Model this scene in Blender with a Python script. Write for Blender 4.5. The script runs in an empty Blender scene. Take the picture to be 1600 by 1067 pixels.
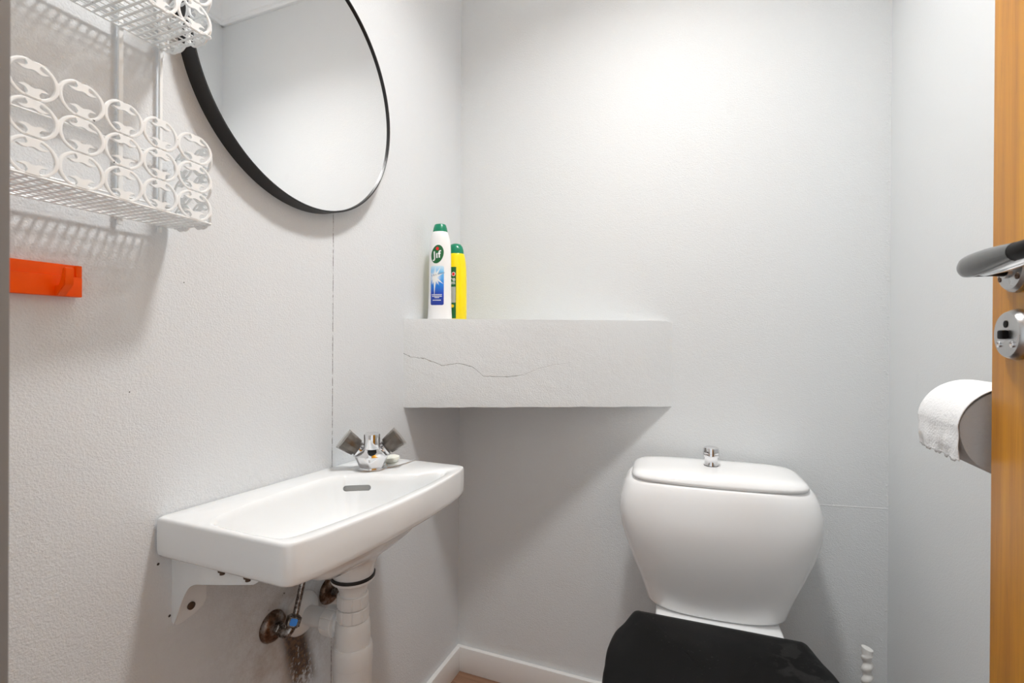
import bpy, bmesh, math, random
from math import pi, sin, cos, radians, sqrt, exp
from mathutils import Vector, Matrix
random.seed(4)
SC = bpy.context.scene
COL = SC.collection

# ------------------------------------------------------------------ room figures (metres)
XL, XR, YB = -0.692, 0.385, 1.312          # left wall, right wall, back wall
YF0, YF1 = 0.025, 0.136                    # front wall, outer and inner face
ZC = 2.27                                  # ceiling
DX0, DX1, DZ = -0.330, 0.318, 2.03         # door opening

# ------------------------------------------------------------------ node helpers
class S:
    """a socket with arithmetic"""
    def __init__(s, nt, sock): s.nt, s.k = nt, sock
    def _m(s, op, *o):
        n = s.nt.nodes.new('ShaderNodeMath'); n.operation = op
        for i, v in enumerate((s,) + o):
            if isinstance(v, S): s.nt.links.new(v.k, n.inputs[i])
            else: n.inputs[i].default_value = v
        return S(s.nt, n.outputs[0])
    def __add__(s, o): return s._m('ADD', o)
    def __sub__(s, o): return s._m('SUBTRACT', o)
    def __mul__(s, o): return s._m('MULTIPLY', o)
    def __truediv__(s, o): return s._m('DIVIDE', o)
    __radd__ = __add__; __rmul__ = __mul__
    def abs(s): return s._m('ABSOLUTE')
    def sqrt(s): return s._m('SQRT')
    def max(s, o): return s._m('MAXIMUM', o)
    def min(s, o): return s._m('MINIMUM', o)
    def step(s, a, b):
        n = s.nt.nodes.new('ShaderNodeMapRange'); n.interpolation_type = 'SMOOTHSTEP'
        s.nt.links.new(s.k, n.inputs[0]); n.inputs[1].default_value = a; n.inputs[2].default_value = b
        n.inputs[3].default_value = 0; n.inputs[4].default_value = 1
        if a > b:
            n.inputs[1].default_value = b; n.inputs[2].default_value = a
            n.inputs[3].default_value = 1; n.inputs[4].default_value = 0
        return S(s.nt, n.outputs[0])

class M:
    """a principled material under construction"""
    def __init__(s, name, col=(.8, .8, .8), rough=.5, metal=0, **kw):
        s.mat = bpy.data.materials.new(name); s.mat.use_nodes = True
        s.nt = s.mat.node_tree; s.b = s.nt.nodes['Principled BSDF']
        s.b.inputs['Base Color'].default_value = (*col, 1); s.b.inputs['Roughness'].default_value = rough
        s.b.inputs['Metallic'].default_value = metal
        for k, v in kw.items(): s.b.inputs[k.replace('_', ' ')].default_value = v
        s._tc = None
    def tc(s):
        if not s._tc: s._tc = s.nt.nodes.new('ShaderNodeTexCoord')
        return s._tc.outputs['Object']
    def xyz(s):
        n = s.nt.nodes.new('ShaderNodeSeparateXYZ'); s.nt.links.new(s.tc(), n.inputs[0])
        return [S(s.nt, o) for o in n.outputs]
    def noise(s, scale, detail=3, rough=.55, stretch=None, dist=0):
        n = s.nt.nodes.new('ShaderNodeTexNoise'); n.inputs['Scale'].default_value = scale
        n.inputs['Detail'].default_value = detail; n.inputs['Roughness'].default_value = rough
        n.inputs['Distortion'].default_value = dist
        v = s.tc()
        if stretch:
            mp = s.nt.nodes.new('ShaderNodeMapping'); mp.inputs['Scale'].default_value = stretch
            s.nt.links.new(v, mp.inputs[0]); v = mp.outputs[0]
        s.nt.links.new(v, n.inputs['Vector'])
        return S(s.nt, n.outputs['Fac'])
    def mix(s, fac, a, b):
        n = s.nt.nodes.new('ShaderNodeMix'); n.data_type = 'RGBA'
        s.nt.links.new(fac.k, n.inputs[0])
        for i, v in ((6, a), (7, b)):
            if isinstance(v, S): s.nt.links.new(v.k, n.inputs[i])
            else: n.inputs[i].default_value = (*v, 1)
        return S(s.nt, n.outputs[2])
    def ramp(s, fac, stops):
        n = s.nt.nodes.new('ShaderNodeValToRGB'); s.nt.links.new(fac.k, n.inputs[0])
        e = n.color_ramp.elements
        while len(e) < len(stops): e.new(.5)
        for i, (p, c) in enumerate(stops): e[i].position = p; e[i].color = (*c, 1)
        return S(s.nt, n.outputs[0])
    def curve(s, x, pts, lo, hi):
        """a piecewise curve of x; in and out are scaled to 0..1 inside"""
        (x0, y0), (x1, y1) = lo, hi
        n = s.nt.nodes.new('ShaderNodeFloatCurve')
        c = n.mapping.curves[0]
        q = [((px - x0) / (x1 - x0), (py - y0) / (y1 - y0)) for px, py in pts]
        c.points[0].location = q[0]; c.points[1].location = q[-1]
        for a in q[1:-1]: c.points.new(*a)
        for p in c.points: p.handle_type = 'VECTOR'
        n.mapping.update()
        xi = (x - x0) / (x1 - x0)
        s.nt.links.new(xi.k, n.inputs['Value'])
        return S(s.nt, n.outputs[0]) * (y1 - y0) + y0
    def color(s, c): s.nt.links.new(c.k, s.b.inputs['Base Color']); return s
    def rough(s, c): s.nt.links.new(c.k, s.b.inputs['Roughness']); return s
    def bump(s, h, strength=.3, dist=.001):
        n = s.nt.nodes.new('ShaderNodeBump'); n.inputs['Strength'].default_value = strength
        n.inputs['Distance'].default_value = dist
        s.nt.links.new(h.k, n.inputs['Height']); s.nt.links.new(n.outputs[0], s.b.inputs['Normal']); return s

def wall_paint(name, col, seed=0, coarse=.6, fine=1.0):
    m = M(name, col, .55); m.b.inputs['Specular IOR Level'].default_value = .3
    h = m.noise(420, 2, .5) * (fine * 1.5) + m.noise(190, 2, .5) * (fine * .8) + m.noise(60, 3, .55) * (coarse * .45) + m.noise(14, 2) * .8
    return m, h

WALL = (.703, .722, .730)
# ---- left wall: open vertical joint, rust below the pipes, rough paint above the basin
WALL_B = WALL; WALL = (.697, .722, .742)
m, h = wall_paint('painted_wallpaper_left', WALL, coarse=1.0)
X, Y, Z = m.xyz()
n1 = m.noise(55, 4, .65); n2 = m.noise(160, 3, .6); nl = m.noise(18, 3, .6)
seam = (Y + (m.noise(90, 2) - .5) * .0012 - .769).abs().step(.0013, .0006) * Z.step(1.50, 1.20) * m.noise(120, 2).step(.30, .62)
rough_zone = (Z - (Y * -.05 + .79)).abs().step(.055, .0) * (Y - .62).abs().step(.26, .10)
streak = m.noise(1, 4, .62, stretch=(60, 95, 26), dist=.4)
dens = streak * .40 + n2 * .35 + n1 * .25 + (Z - .405) * 1.5
rust = (Y - (Z * -.24 + .785)).abs().step(.040, .014) * Z.step(.335, .375) * Z.step(.492, .470) * dens.step(.37, .48)
halo = (Y - .66).abs().step(.12, .02) * (Z - .47).abs().step(.15, .04) * nl.step(.35, .7)
def dot(y, z, r): return (((Y - y) * (Y - y) + (Z - z) * (Z - z)).sqrt()).step(r, r * .6)
holes = dot(.4365, .691, .0022).max(dot(.452, .612, .0023)).max(dot(.40, .93, .001)).max(dot(.47, 1.08, .001))
dirt = (Y - .68).abs().step(.26, .05) * (Z - .50).abs().step(.26, .08) * (nl * .6 + n2 * .4).step(.25, .75)
c = m.mix(dirt * .50, WALL, (.34, .32, .29)); c = m.mix(halo * .35, c, (.36, .23, .15))
c = m.mix(rough_zone * n2.step(.62, .75) * .35, c, (.42, .41, .39))
c = m.mix(rust * .92, c, m.mix(n2.step(.42, .60), (.040, .018, .008), (.15, .075, .028)))
speck = n2.step(.64, .70) * nl.step(.45, .62) * (((Y - .640) * (Y - .640) + (Z - .515) * (Z - .515)).sqrt()).step(.085, .035)
c = m.mix(speck * .85, c, (.06, .035, .02))
c = m.mix(seam * .9, c, (.13, .127, .122))
c = m.mix(holes, c, (.05, .045, .04))
m.color(c)
h = h + rough_zone * n1 * 4.5 - seam * 2.5 - holes * 3
m.bump(h, .50, .0010); M_WL = m.mat
WALL = WALL_B
# ---- back wall: paper joint right of the toilet
m, h = wall_paint('painted_wallpaper_back', WALL, coarse=.8)
X, Y, Z = m.xyz()
joint = (Z - (X * .06 + .606)).abs().step(.0016, .0005) * X.step(.15, .20)
spots = m.noise(13, 1).step(.74, .77)
c = m.mix(spots * .05, WALL, (.50, .49, .47)); c = m.mix(joint * .35, c, (.95, .94, .93)); m.color(c)
edge = (X - XR).abs().step(.03, .0) + (X - XL).abs().step(.02, .0)
h = h + joint * 1.5 + edge * m.noise(120, 3) .step(.55, .75) * 1.6
m.bump(h, .55, .0010); M_WB = m.mat
# ---- right wall: smoother board, a few dull patches
m, h = wall_paint('painted_board_right', (.703, .722, .730), coarse=.35, fine=.55)
c = m.mix(m.noise(14, 1).step(.72, .76) * .05, (.703, .722, .730), (.5, .5, .52)); m.color(c)
m.bump(h, .35, .0008); M_WR = m.mat
m, h = wall_paint('painted_plaster_front', (.68, .70, .71)); m.bump(h, .3, .0009); M_WF = m.mat
m, h = wall_paint('ceiling_paint', (.86, .87, .875), coarse=.3); m.bump(h, .2, .0008); M_CEIL = m.mat

m = M('white_gloss_paint', (.82, .815, .80), .32)
X, Y, Z = m.xyz()
c = m.mix(m.noise(40, 2).step(.80, .82) * .5, (.82, .815, .80), (.2, .18, .16)); m.color(c)
m.bump(m.noise(120, 2), .08, .0006); M_TRIM = m.mat
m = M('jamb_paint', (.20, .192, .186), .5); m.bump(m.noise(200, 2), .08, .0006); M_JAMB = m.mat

# ---- floor: brown wood planks
m = M('brown_floorboard', (.3, .16, .09), .38)
X, Y, Z = m.xyz()
g = m.noise(1, 5, .6, stretch=(7, 90, 7), dist=.6); kn = m.noise(30, 2).step(.72, .78)
fr = (Y * (1 / .12)); fr = fr._m('FRACT'); gap = (fr - .5).abs().step(.488, .497)
c = m.ramp(g, [(.25, (.18, .095, .055)), (.5, (.28, .155, .095)), (.8, (.36, .21, .135))])
c = m.mix(gap, c, (.05, .025, .015)); c = m.mix(kn * .7, c, (.08, .04, .02)); m.color(c)
m.bump(g - gap * 2, .15, .001); M_FLOOR = m.mat

# ---- ledge plaster with a crack
LA, LB = Vector((XL, 1.015, 0)), Vector((-.076, YB, 0))
m, h = wall_paint('ledge_plaster', WALL, coarse=.9)
X, Y, Z = m.xyz()
def lp(px, py): return (XL + (px - 630) / 420 * (LB.x - LA.x), 1.0525 - (py - 499.5) / 137 * .2215)
ck = [lp(*q) for q in [(630, 553), (640, 558), (662, 561), (690, 572), (712, 568), (735, 573), (752, 588), (790, 589), (814, 586), (835, 577), (862, 570), (900, 566)]]
zc_ = m.curve(X, ck, (XL, .80), (ck[-1][0], 1.05))
w = m.noise(45, 2)
d = (Z - (zc_ + (m.noise(160, 3) - .5) * .006)).abs()
crack = d.step(.0011, .0003) * X.step(-.425, -.445) * w.step(.25, .40)
faint = d.step(.0012, .0004) * X.step(-.31, -.36)
ck2 = [lp(*q) for q in [(640, 575), (660, 583), (690, 592), (720, 600)]]
zc2 = m.curve(X, ck2, (ck2[0][0], .80), (ck2[-1][0], 1.05))
crack2 = (Z - zc2).abs().step(.0010, .0003) * X.step(-.57, -.62) * X.step(-.682, -.676)
m.color(m.mix((crack * .75).max(faint * .22).max(crack2 * .16), WALL, (.20, .19, .175)))
m.bump(h + m.noise(28, 2) * 2 - crack * 4 - faint, .5, .0011); M_LEDGE = m.mat

# ---- other materials
def oak(name, ca, cb, cc):
    m = M(name, cb, .33); m.b.inputs['Specular IOR Level'].default_value = .22
    g = m.noise(1, 6, .62, stretch=(60, 60, 2.2), dist=.35); f = m.noise(1, 3, .7, stretch=(500, 500, 14))
    p = m.noise(1, 2, .5, stretch=(14, 14, .6))
    c = m.ramp(g * .65 + p * .35, [(.30, ca), (.5, cb), (.72, cc)])
    c = m.mix(f.step(.54, .74) * .42, c, tuple(v * .55 for v in ca)); m.color(c); m.bump(g + f * .4, .08, .0006)
    return m.mat
M_OAK = oak('honey_wood_veneer', (.42, .158, .004), (.60, .252, .007), (.74, .360, .014))
M_OAKE = oak('honey_wood_edge', (.40, .16, .032), (.5, .22, .05), (.6, .28, .075))
M_PORC = M('white_porcelain', (.82, .838, .846), .09, Coat_Weight=.3, Coat_Roughness=.04).mat
m = M('cistern_porcelain', (.90, .905, .905), .22, Coat_Weight=.25, Coat_Roughness=.12); m.bump(m.noise(20, 2), .02, .001); M_CIST = m.mat
M_PLAS = M('white_waste_plastic', (.78, .79, .79), .42).mat
m = M('chrome', (.78, .78, .79), .08, 1); M_CHROME = m.mat
m = M('worn_nickel', (.50, .50, .50), .30, 1); m.rough(m.noise(60, 3) * .3 + .18); M_NICK = m.mat
m = M('rusty_chrome', (.3, .25, .22), .28, .9)
c = m.ramp(m.noise(60, 4, .65), [(.38, (.30, .27, .25)), (.52, (.16, .095, .06)), (.68, (.05, .028, .018))]); m.color(c)
m.rough(m.noise(80, 3) * .5 + .12); M_RUST = m.mat
m = M('pitted_pipe', (.3, .3, .3), .3, .9)
c = m.ramp(m.noise(130, 4, .7), [(.36, (.46, .45, .44)), (.50, (.20, .17, .15)), (.66, (.04, .025, .018))]); m.color(c); M_PIPE = m.mat
M_BOLT = M('brown_bolt', (.10, .065, .045), .5, .6).mat
M_BLK = M('black_rubber', (.012, .012, .012), .5).mat
M_BLUE = M('blue_marking', (.02, .27, .92), .4).mat
m = M('mirror_frame_black', (.010, .010, .011), .38); M_MFRAME = m.mat
M_MIRROR = M('mirror_glass', (.93, .935, .94), .015, 1).mat
m = M('white_wire_enamel', (.83, .85, .855), .32)
chip = m.noise(95, 3, .6).step(.735, .755); m.color(m.mix(chip, (.83, .85, .855), (.05, .04, .035))); M_WIRE = m.mat
m = M('orange_plastic', (.98, .105, .0), .42); m.b.inputs['Specular IOR Level'].default_value = .2; M_ORANGE = m.mat
m = M('black_toilet_lid', (.006, .006, .006), .35)
m.b.inputs['Specular IOR Level'].default_value = .05
dust = m.noise(170, 4, .7).step(.62, .74) * m.noise(9, 3, .6).step(.42, .66)
X, Y, Z = m.xyz()
stain = m.noise(26, 3, .55, dist=.8).step(.50, .56) * ((X - .13).abs()).step(.06, .03) * ((Y + .29).abs()).step(.075, .04)
wear = m.noise(5, 2).step(.45, .75) * .5
c = m.mix(wear, (.008, .008, .008), (.020, .020, .020)); c = m.mix(stain * .5, c, (.030, .030, .029)); c = m.mix(dust * .55, c, (.14, .14, .135)); m.color(c)
m.rough(m.noise(30, 3) * .2 + .30 + dust * .3); m.bump(m.noise(220, 3), .05, .0006); M_LID = m.mat
M_BODYW = M('bottle_white_plastic', (.86, .86, .86), .28).mat
M_BODYY = M('bottle_yellow_plastic', (.95, .74, .002), .30).mat
M_GCAP = M('green_cap_plastic', (.002, .22, .115), .30).mat
M_GLAB = M('dark_green_print', (.006, .120, .030), .35).mat
M_WPRINT = M('white_print', (.86, .87, .86), .4).mat
M_GPRINT = M('grey_print', (.22, .24, .34), .4).mat
M_RED = M('red_print', (.75, .012, .010), .4).mat
M_SILV = M('silver_print', (.42, .45, .42), .35).mat
M_YPRINT = M('yellow_print', (.90, .58, .01), .4).mat
m = M('blue_label_print', (.02, .2, .7), .35)
X, Y, Z = m.xyz()
glow = ((X + .0085) * (X + .0085) + (Z - .107) * (Z - .107) * .7).sqrt().step(.019, .003)
c = m.ramp((Z - .036) / .10, [(0, (.006, .030, .28)), (.30, (.006, .055, .46)), (.55, (.012, .22, .72)), (.85, (.16, .52, .86)), (1, (.62, .80, .92))]); c = m.mix(glow * .92, c, (.88, .92, .95)); m.color(c); M_BLAB = m.mat
m = M('tissue_paper', (.80, .805, .81), .9); m.b.inputs['Specular IOR Level'].default_value = .1
v = m.noise(420, 1); m.bump(v + m.noise(45, 3) * 2.2, .7, .0011); M_TISS = m.mat
m = M('tissue_roll_end_shaded', (.50, .495, .49), .95); m.b.inputs['Specular IOR Level'].default_value = .05  # white paper greyed, shade on the roll put into the base colour
m.bump(m.noise(220, 3, .7), .8, .0012); M_TEND = m.mat
M_GRIP = M('grey_lever_grip', (.040, .040, .038), .20, Coat_Weight=.3, Coat_Roughness=.06).mat
m = M('black_and_reflection', (.005, .004, .004), .4); m.b.inputs['Specular IOR Level'].default_value = .08; M_DARK = m.mat  # black parts, also the dark reflection painted on the lever's near end
m = M('smoky_acrylic', (.20, .175, .155), .22, .55, Coat_Weight=.6); M_SMOKE = m.mat
m = M('clear_acrylic', (.75, .73, .70), .06); m.b.inputs['Transmission Weight'].default_value = 1; m.b.inputs['IOR'].default_value = 1.3; M_CLEAR = m.mat
M_SOAP = M('pale_soap', (.80, .82, .74), .45, Subsurface_Weight=0.0).mat
M_HOLE = M('overflow_shade', (.36, .36, .35), .5).mat  # grey standing for the shade inside the overflow slot
M_BRUSH = M('white_brush_plastic', (.80, .795, .77), .35).mat
m = M('lamp_opal', (.9, .9, .88), .3); m.b.inputs['Emission Color'].default_value = (1, .985, .968, 1); m.b.inputs['Emission Strength'].default_value = 202; M_LAMP = m.mat
m = M('lamp_opal_side', (.9, .9, .88), .3); m.b.inputs['Emission Color'].default_value = (1, .985, .968, 1); m.b.inputs['Emission Strength'].default_value = 5; M_LSIDE = m.mat

# ------------------------------------------------------------------ object helpers
def obj(name, bm, mat, parent=None, smooth=True, angle=40, loc=None, rot=None):
    bmesh.ops.recalc_face_normals(bm, faces=bm.faces)
    me = bpy.data.meshes.new(name); bm.to_mesh(me); bm.free()
    for mt in (mat if isinstance(mat, (list, tuple)) else [mat]): me.materials.append(mt)
    if smooth:
        me.polygons.foreach_set('use_smooth', [True] * len(me.polygons))
        me.set_sharp_from_angle(angle=radians(angle))
    o = bpy.data.objects.new(name, me); COL.objects.link(o)
    if loc: o.location = loc
    if rot: o.rotation_euler = rot
    if parent: o.parent = parent
    return o
def empty(name, loc, label, cat, rz=0, group=None):
    o = bpy.data.objects.new(name, None); COL.objects.link(o); o.empty_display_size = .05
    o.location = loc; o.rotation_euler = (0, 0, rz); tag(o, label, cat, group); return o
def tag(o, label, cat, group=None):
    o['label'] = label; o['category'] = cat; o['kind'] = 'thing'
    if group: o['group'] = group
    return o
def struct(o, label, cat):
    o['kind'] = 'structure'; o['label'] = label; o['category'] = cat; return o
def box(bm, a, b, bev=0, seg=2):
    r = bmesh.ops.create_cube(bm, size=1)
    a, b = Vector(a), Vector(b); c, s = (a + b) / 2, b - a
    for v in r['verts']: v.co = Vector((v.co.x * s.x, v.co.y * s.y, v.co.z * s.z)) + c
    if bev:
        es = list({e for v in r['verts'] for e in v.link_edges})
        bmesh.ops.bevel(bm, geom=es, offset=bev, segments=seg, profile=.6, affect='EDGES')
    return bm
def loft(bm, rings, cap0=True, cap1=True, closed=True):
    R = [[bm.verts.new(p) for p in r] for r in rings]
    n = len(R[0])
    for a, b in zip(R, R[1:]):
        for i in range(n if closed else n - 1):
            j = (i + 1) % n
            try: bm.faces.new((a[i], a[j], b[j], b[i]))
            except ValueError: pass
    if cap0 and closed: bm.faces.new(list(reversed(R[0])))
    if cap1 and closed: bm.faces.new(R[-1])
    return R
def frame(axis):
    a = Vector(axis).normalized(); t = Vector((0, 0, 1)) if abs(a.z) < .9 else Vector((1, 0, 0))
    u = t.cross(a).normalized(); return u, a.cross(u), a
def lathe(bm, prof, org=(0, 0, 0), axis=(0, 0, 1), seg=40, cap0=True, cap1=True, mod=None):
    u, v, a = frame(axis); o = Vector(org)
    rings = []
    for r, z in prof:
        ring = []
        for i in range(seg):
            t = 2 * pi * i / seg; rr = r * (mod(t, z) if mod else 1)
            ring.append(o + a * z + u * (rr * cos(t)) + v * (rr * sin(t)))
        rings.append(ring)
    return loft(bm, rings, cap0, cap1)
def tube(bm, pts, rad, seg=10, closed=False, flat=1.0, fn=None):
    P = [Vector(p) for p in pts]; n = len(P)
    R = rad if isinstance(rad, (list, tuple)) else [rad] * n
    prev = Vector(fn) if fn else None
    rings = []
    for i in range(n):
        if closed: t = P[(i + 1) % n] - P[i - 1]
        else: t = P[min(i + 1, n - 1)] - P[max(i - 1, 0)]
        t.normalize()
        if prev is None:
            prev = Vector((0, 0, 1)) if abs(t.z) < .9 else Vector((1, 0, 0))
        nn = (prev - t * prev.dot(t)).normalized()
        if not fn: prev = nn
        b = t.cross(nn)
        rings.append([P[i] + nn * (R[i] * flat * cos(2 * pi * k / seg)) + b * (R[i] * sin(2 * pi * k / seg)) for k in range(seg)])
    if closed: rings.append(rings[0]); 
    if closed:
        V = [[bm.verts.new(p) for p in r] for r in rings[:-1]]; V.append(V[0])
        for a, b in zip(V, V[1:]):
            for i in range(seg):
                j = (i + 1) % seg; bm.faces.new((a[i], a[j], b[j], b[i]))
    else: loft(bm, rings)
    return bm
def smoothpath(pts, n=8):
    P = [Vector(p) for p in pts]; out = []
    for i in range(len(P) - 1):
        p0, p1, p2, p3 = P[max(i - 1, 0)], P[i], P[i + 1], P[min(i + 2, len(P) - 1)]
        for k in range(n):
            t = k / n
            out.append(.5 * ((2 * p1) + (p2 - p0) * t + (2 * p0 - 5 * p1 + 4 * p2 - p3) * t * t + (3 * p1 - p0 - 3 * p2 + p3) * t ** 3))
    out.append(P[-1]); return out
def prism(bm, pts, off):
    """outline of 3D points thickened along off"""
    off = Vector(off); return loft(bm, [[Vector(p) for p in pts], [Vector(p) + off for p in pts]])
def rrect(w, h, r, n=6, cx=0, cy=0):
    out = []
    for sx, sy, a0 in ((1, 1, 0), (-1, 1, 90), (-1, -1, 180), (1, -1, 270)):
        for k in range(n + 1):
            a = radians(a0 + 90 * k / n); out.append((cx + sx * (w / 2 - r) + r * cos(a), cy + sy * (h / 2 - r) + r * sin(a)))
    return out

# ------------------------------------------------------------------ setting
def shell(name, a, b, mat, label, cat):
    bm = bmesh.new(); box(bm, a, b); return struct(obj(name, bm, mat, smooth=False), label, cat)
T = .10
shell('floor', (XL - T, -.9, -.06), (XR + T, YB + T, 0), M_FLOOR, 'brown wood floor glimpsed in the back left corner', 'floor')
shell('ceiling', (XL - T, YF0, ZC), (XR + T, YB + T, ZC + .06), M_CEIL, 'white ceiling of the small room', 'ceiling')
shell('wall_left', (XL - T, YF0, 0), (XL, YB + T, ZC), M_WL, 'white textured wall behind the basin and the mirror', 'wall')
shell('wall_back', (XL, YB, 0), (XR, YB + T, ZC), M_WB, 'white textured wall behind the toilet', 'wall')
shell('wall_right', (XR, YF0, 0), (XR + T, YB + T, ZC), M_WR, 'smooth white wall behind the open door', 'wall')
bm = bmesh.new()
box(bm, (XL, YF0, 0), (DX0 - .02, YF1 - .004, ZC)); box(bm, (DX1 + .02, YF0, 0), (XR, YF1 - .004, ZC)); box(bm, (DX0 - .02, YF0, DZ + .02), (DX1 + .02, YF1 - .004, ZC))
struct(obj('wall_front', bm, M_WF, smooth=False), 'white wall around the doorway', 'wall')
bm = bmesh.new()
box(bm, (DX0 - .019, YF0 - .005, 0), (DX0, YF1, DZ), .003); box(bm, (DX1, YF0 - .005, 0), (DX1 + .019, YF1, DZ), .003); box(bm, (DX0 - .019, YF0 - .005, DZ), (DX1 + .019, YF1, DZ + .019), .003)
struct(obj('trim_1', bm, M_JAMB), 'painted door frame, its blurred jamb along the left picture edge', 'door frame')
BH, BT = .0735, .013
def base(name, a, b, label):
    bm = bmesh.new(); box(bm, a, b, .0022, 2); struct(obj(name, bm, M_TRIM), label, 'baseboard')
base('baseboard_left', (XL, YF1, 0), (XL + BT, YB - BT, BH), 'white baseboard below the basin')
base('baseboard_back', (XL, YB - BT, 0), (XR, YB, BH), 'white baseboard along the wall behind the toilet')
base('baseboard_right', (XR - BT, YF1, 0), (XR, YB - BT, BH), 'white baseboard behind the open door')
# cornice, one run per wall
def cornice(name, p, q, inward, label):
    prof = [(0, 0), (.030, 0), (.0325, .003), (.0325, .012), (.037, .015), (.040, .024), (.048, .037), (.060, .046), (.070, .050), (.074, .053), (.083, .055), (.0865, .060), (.0865, .08), (0, .08)]
    p, q, w = Vector(p), Vector(q), Vector(inward)
    d_ = (q - p).normalized() * .04; p = p - d_ - w * .02; q = q + d_ - w * .02
    bm = bmesh.new(); z0 = ZC - .08
    loft(bm, [[p + w * a + Vector((0, 0, z0 + b)) for a, b in prof], [q + w * a + Vector((0, 0, z0 + b)) for a, b in prof]])
    struct(obj(name, bm, M_CEIL, angle=25), label, 'cornice')
cornice('trim_2', (XL, YF1, 0), (XL, YB, 0), (1, 0, 0), 'white moulded cornice above the mirror wall')
cornice('trim_3', (XL, YB, 0), (XR, YB, 0), (0, -1, 0), 'white moulded cornice on the back wall, seen in the mirror')
cornice('trim_4', (XR, YF1, 0), (XR, YB, 0), (-1, 0, 0), 'white moulded cornice above the smooth wall')
cornice('trim_5', (XL, YF1, 0), (XR, YF1, 0), (0, 1, 0), 'white moulded cornice above the doorway')

# ------------------------------------------------------------------ boxed-in plaster ledge in the corner
bm = bmesh.new()
za, zb = .8315, 1.0525
N = 44; rows = 14
A, B = LA.copy(), LB.copy()
dirn = (B - A).normalized(); nrm = Vector((dirn.y, -dirn.x, 0))
def wob(s, t): return .0004 * sin(s * 31 + t * 3) + .0004 * sin(s * 77 + 1.3)
front = []
for j in range(rows + 1):
    t = j / rows; row = []
    for i in range(N + 1):
        s = i / N
        p = A.lerp(B, s); z = za + (zb - za) * t
        rnd = .0008 if j in (0, rows) else 0
        z += (wob(s, t) if j == 0 else wob(s + .4, t) * .7 if j == rows else 0)
        if j == rows and s > .97: z -= .006 * (s - .97) / .03
        p = p + nrm * (.0015 * sin(s * 9) * sin(t * 3.1)) - nrm * rnd * (1 - s)
        row.append(Vector((p.x, p.y, z)))
    front.append(row)
def backline(row, z):
    # in to the corner behind the front edge, along both walls
    return [Vector((XL, YB, z))]
V = [[bm.verts.new(p) for p in r] for r in front]
for a, b in zip(V, V[1:]):
    for i in range(N): bm.faces.new((a[i], a[i + 1], b[i + 1], b[i]))
for row, z in ((V[0], za), (V[-1], zb)):
    cvt = bm.verts.new((XL, YB, z)); bm.faces.new([cvt] + row if row is V[-1] else list(reversed([cvt] + row)))
ledge = obj('corner_ledge', bm, M_LEDGE, angle=50)
tag(ledge, 'white plastered boxed-in ledge across the back corner, cracked front', 'ledge')

# ------------------------------------------------------------------ round mirror
MY, MZ, MR = .6862, 1.4683, .2307
mir = empty('round_mirror', (XL, MY, MZ - MR), 'large round wall mirror with thin black metal frame above the basin', 'mirror')
def mloc(o): o.parent = mir; o.location = (0, 0, MR); return o
bm = bmesh.new()
lathe(bm, [(MR - .004, .0), (MR, .0), (MR, .0278), (MR - .0006, .0285), (MR - .0028, .0285), (MR - .0033, .0280), (MR - .0033, .0245), (MR - .0045, .0240), (MR - .0045, 0.001)], axis=(1, 0, 0), seg=160, cap0=False, cap1=False)
mloc(obj('frame', bm, M_MFRAME, angle=30))
bm = bmesh.new()
lathe(bm, [(MR - .0036, .016), (MR - .0036, .0246), ], axis=(1, 0, 0), seg=160)
mloc(obj('glass', bm, M_MIRROR, angle=30))
bm = bmesh.new(); lathe(bm, [(MR - .008, .0005), (MR - .008, .0155)], axis=(1, 0, 0), seg=64); mloc(obj('backing', bm, M_MFRAME))

# ------------------------------------------------------------------ white scroll-work wire rack
BX0, BY1 = XL + .010, .445
BY0 = .152
rack = empty('wall_rack', (XL, (BY0 + BY1) / 2, 1.141), 'white metal wall rack of two scroll-work baskets beside the mirror', 'rack')
def world(o, par):
    """keep a mesh drawn in world coordinates in place under its parent"""
    bpy.context.view_layer.update()
    o.parent = par; o.matrix_parent_inverse = par.matrix_world.inverted(); return o
def ringpat(bm, O, U, Vv, Nn, R):
    """one scroll ring with its two fishtail leaves, centre O, half axes U*R and Vv*R"""
    def P(x, y): return O + U * (x * R) + Vv * (y * R)
    pts, n = [], 44
    rr = []
    for i in range(n):
        t = 2 * pi * i / n
        dip = .11 * (exp(-((t - pi / 2) / .24) ** 2) + exp(-((t - 3 * pi / 2) / .24) ** 2))
        k = 1.0 - dip; pts.append(P(k * cos(t) * .955, k * sin(t) * .985)); rr.append(.082 * R + .040 * R * abs(cos(t)) ** 6)
    tube(bm, pts, rr, 8, closed=True, flat=.8, fn=Nn)
    fish = [(0, .93), (.18, .93), (.33, .90), (.26, .80), (.225, .71), (.25, .63), (.33, .575), (.45, .54), (.62, .52), (.48, .44), (.35, .405), (.22, .42), (.10, .48), (0, .50)]
    for s in (1, -1):
        o = [(x, y * s) for x, y in fish]
        if s < 0: o = [(x * .94, y + (.05 if y > -.6 else 0)) for x, y in o]
        full = o + [(-x, y) for x, y in o[-2:0:-1]]
        w = .085 * R
        prism(bm, [P(x, y) - Nn * w * .9 for x, y in full], Nn * w * 1.9)

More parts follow.
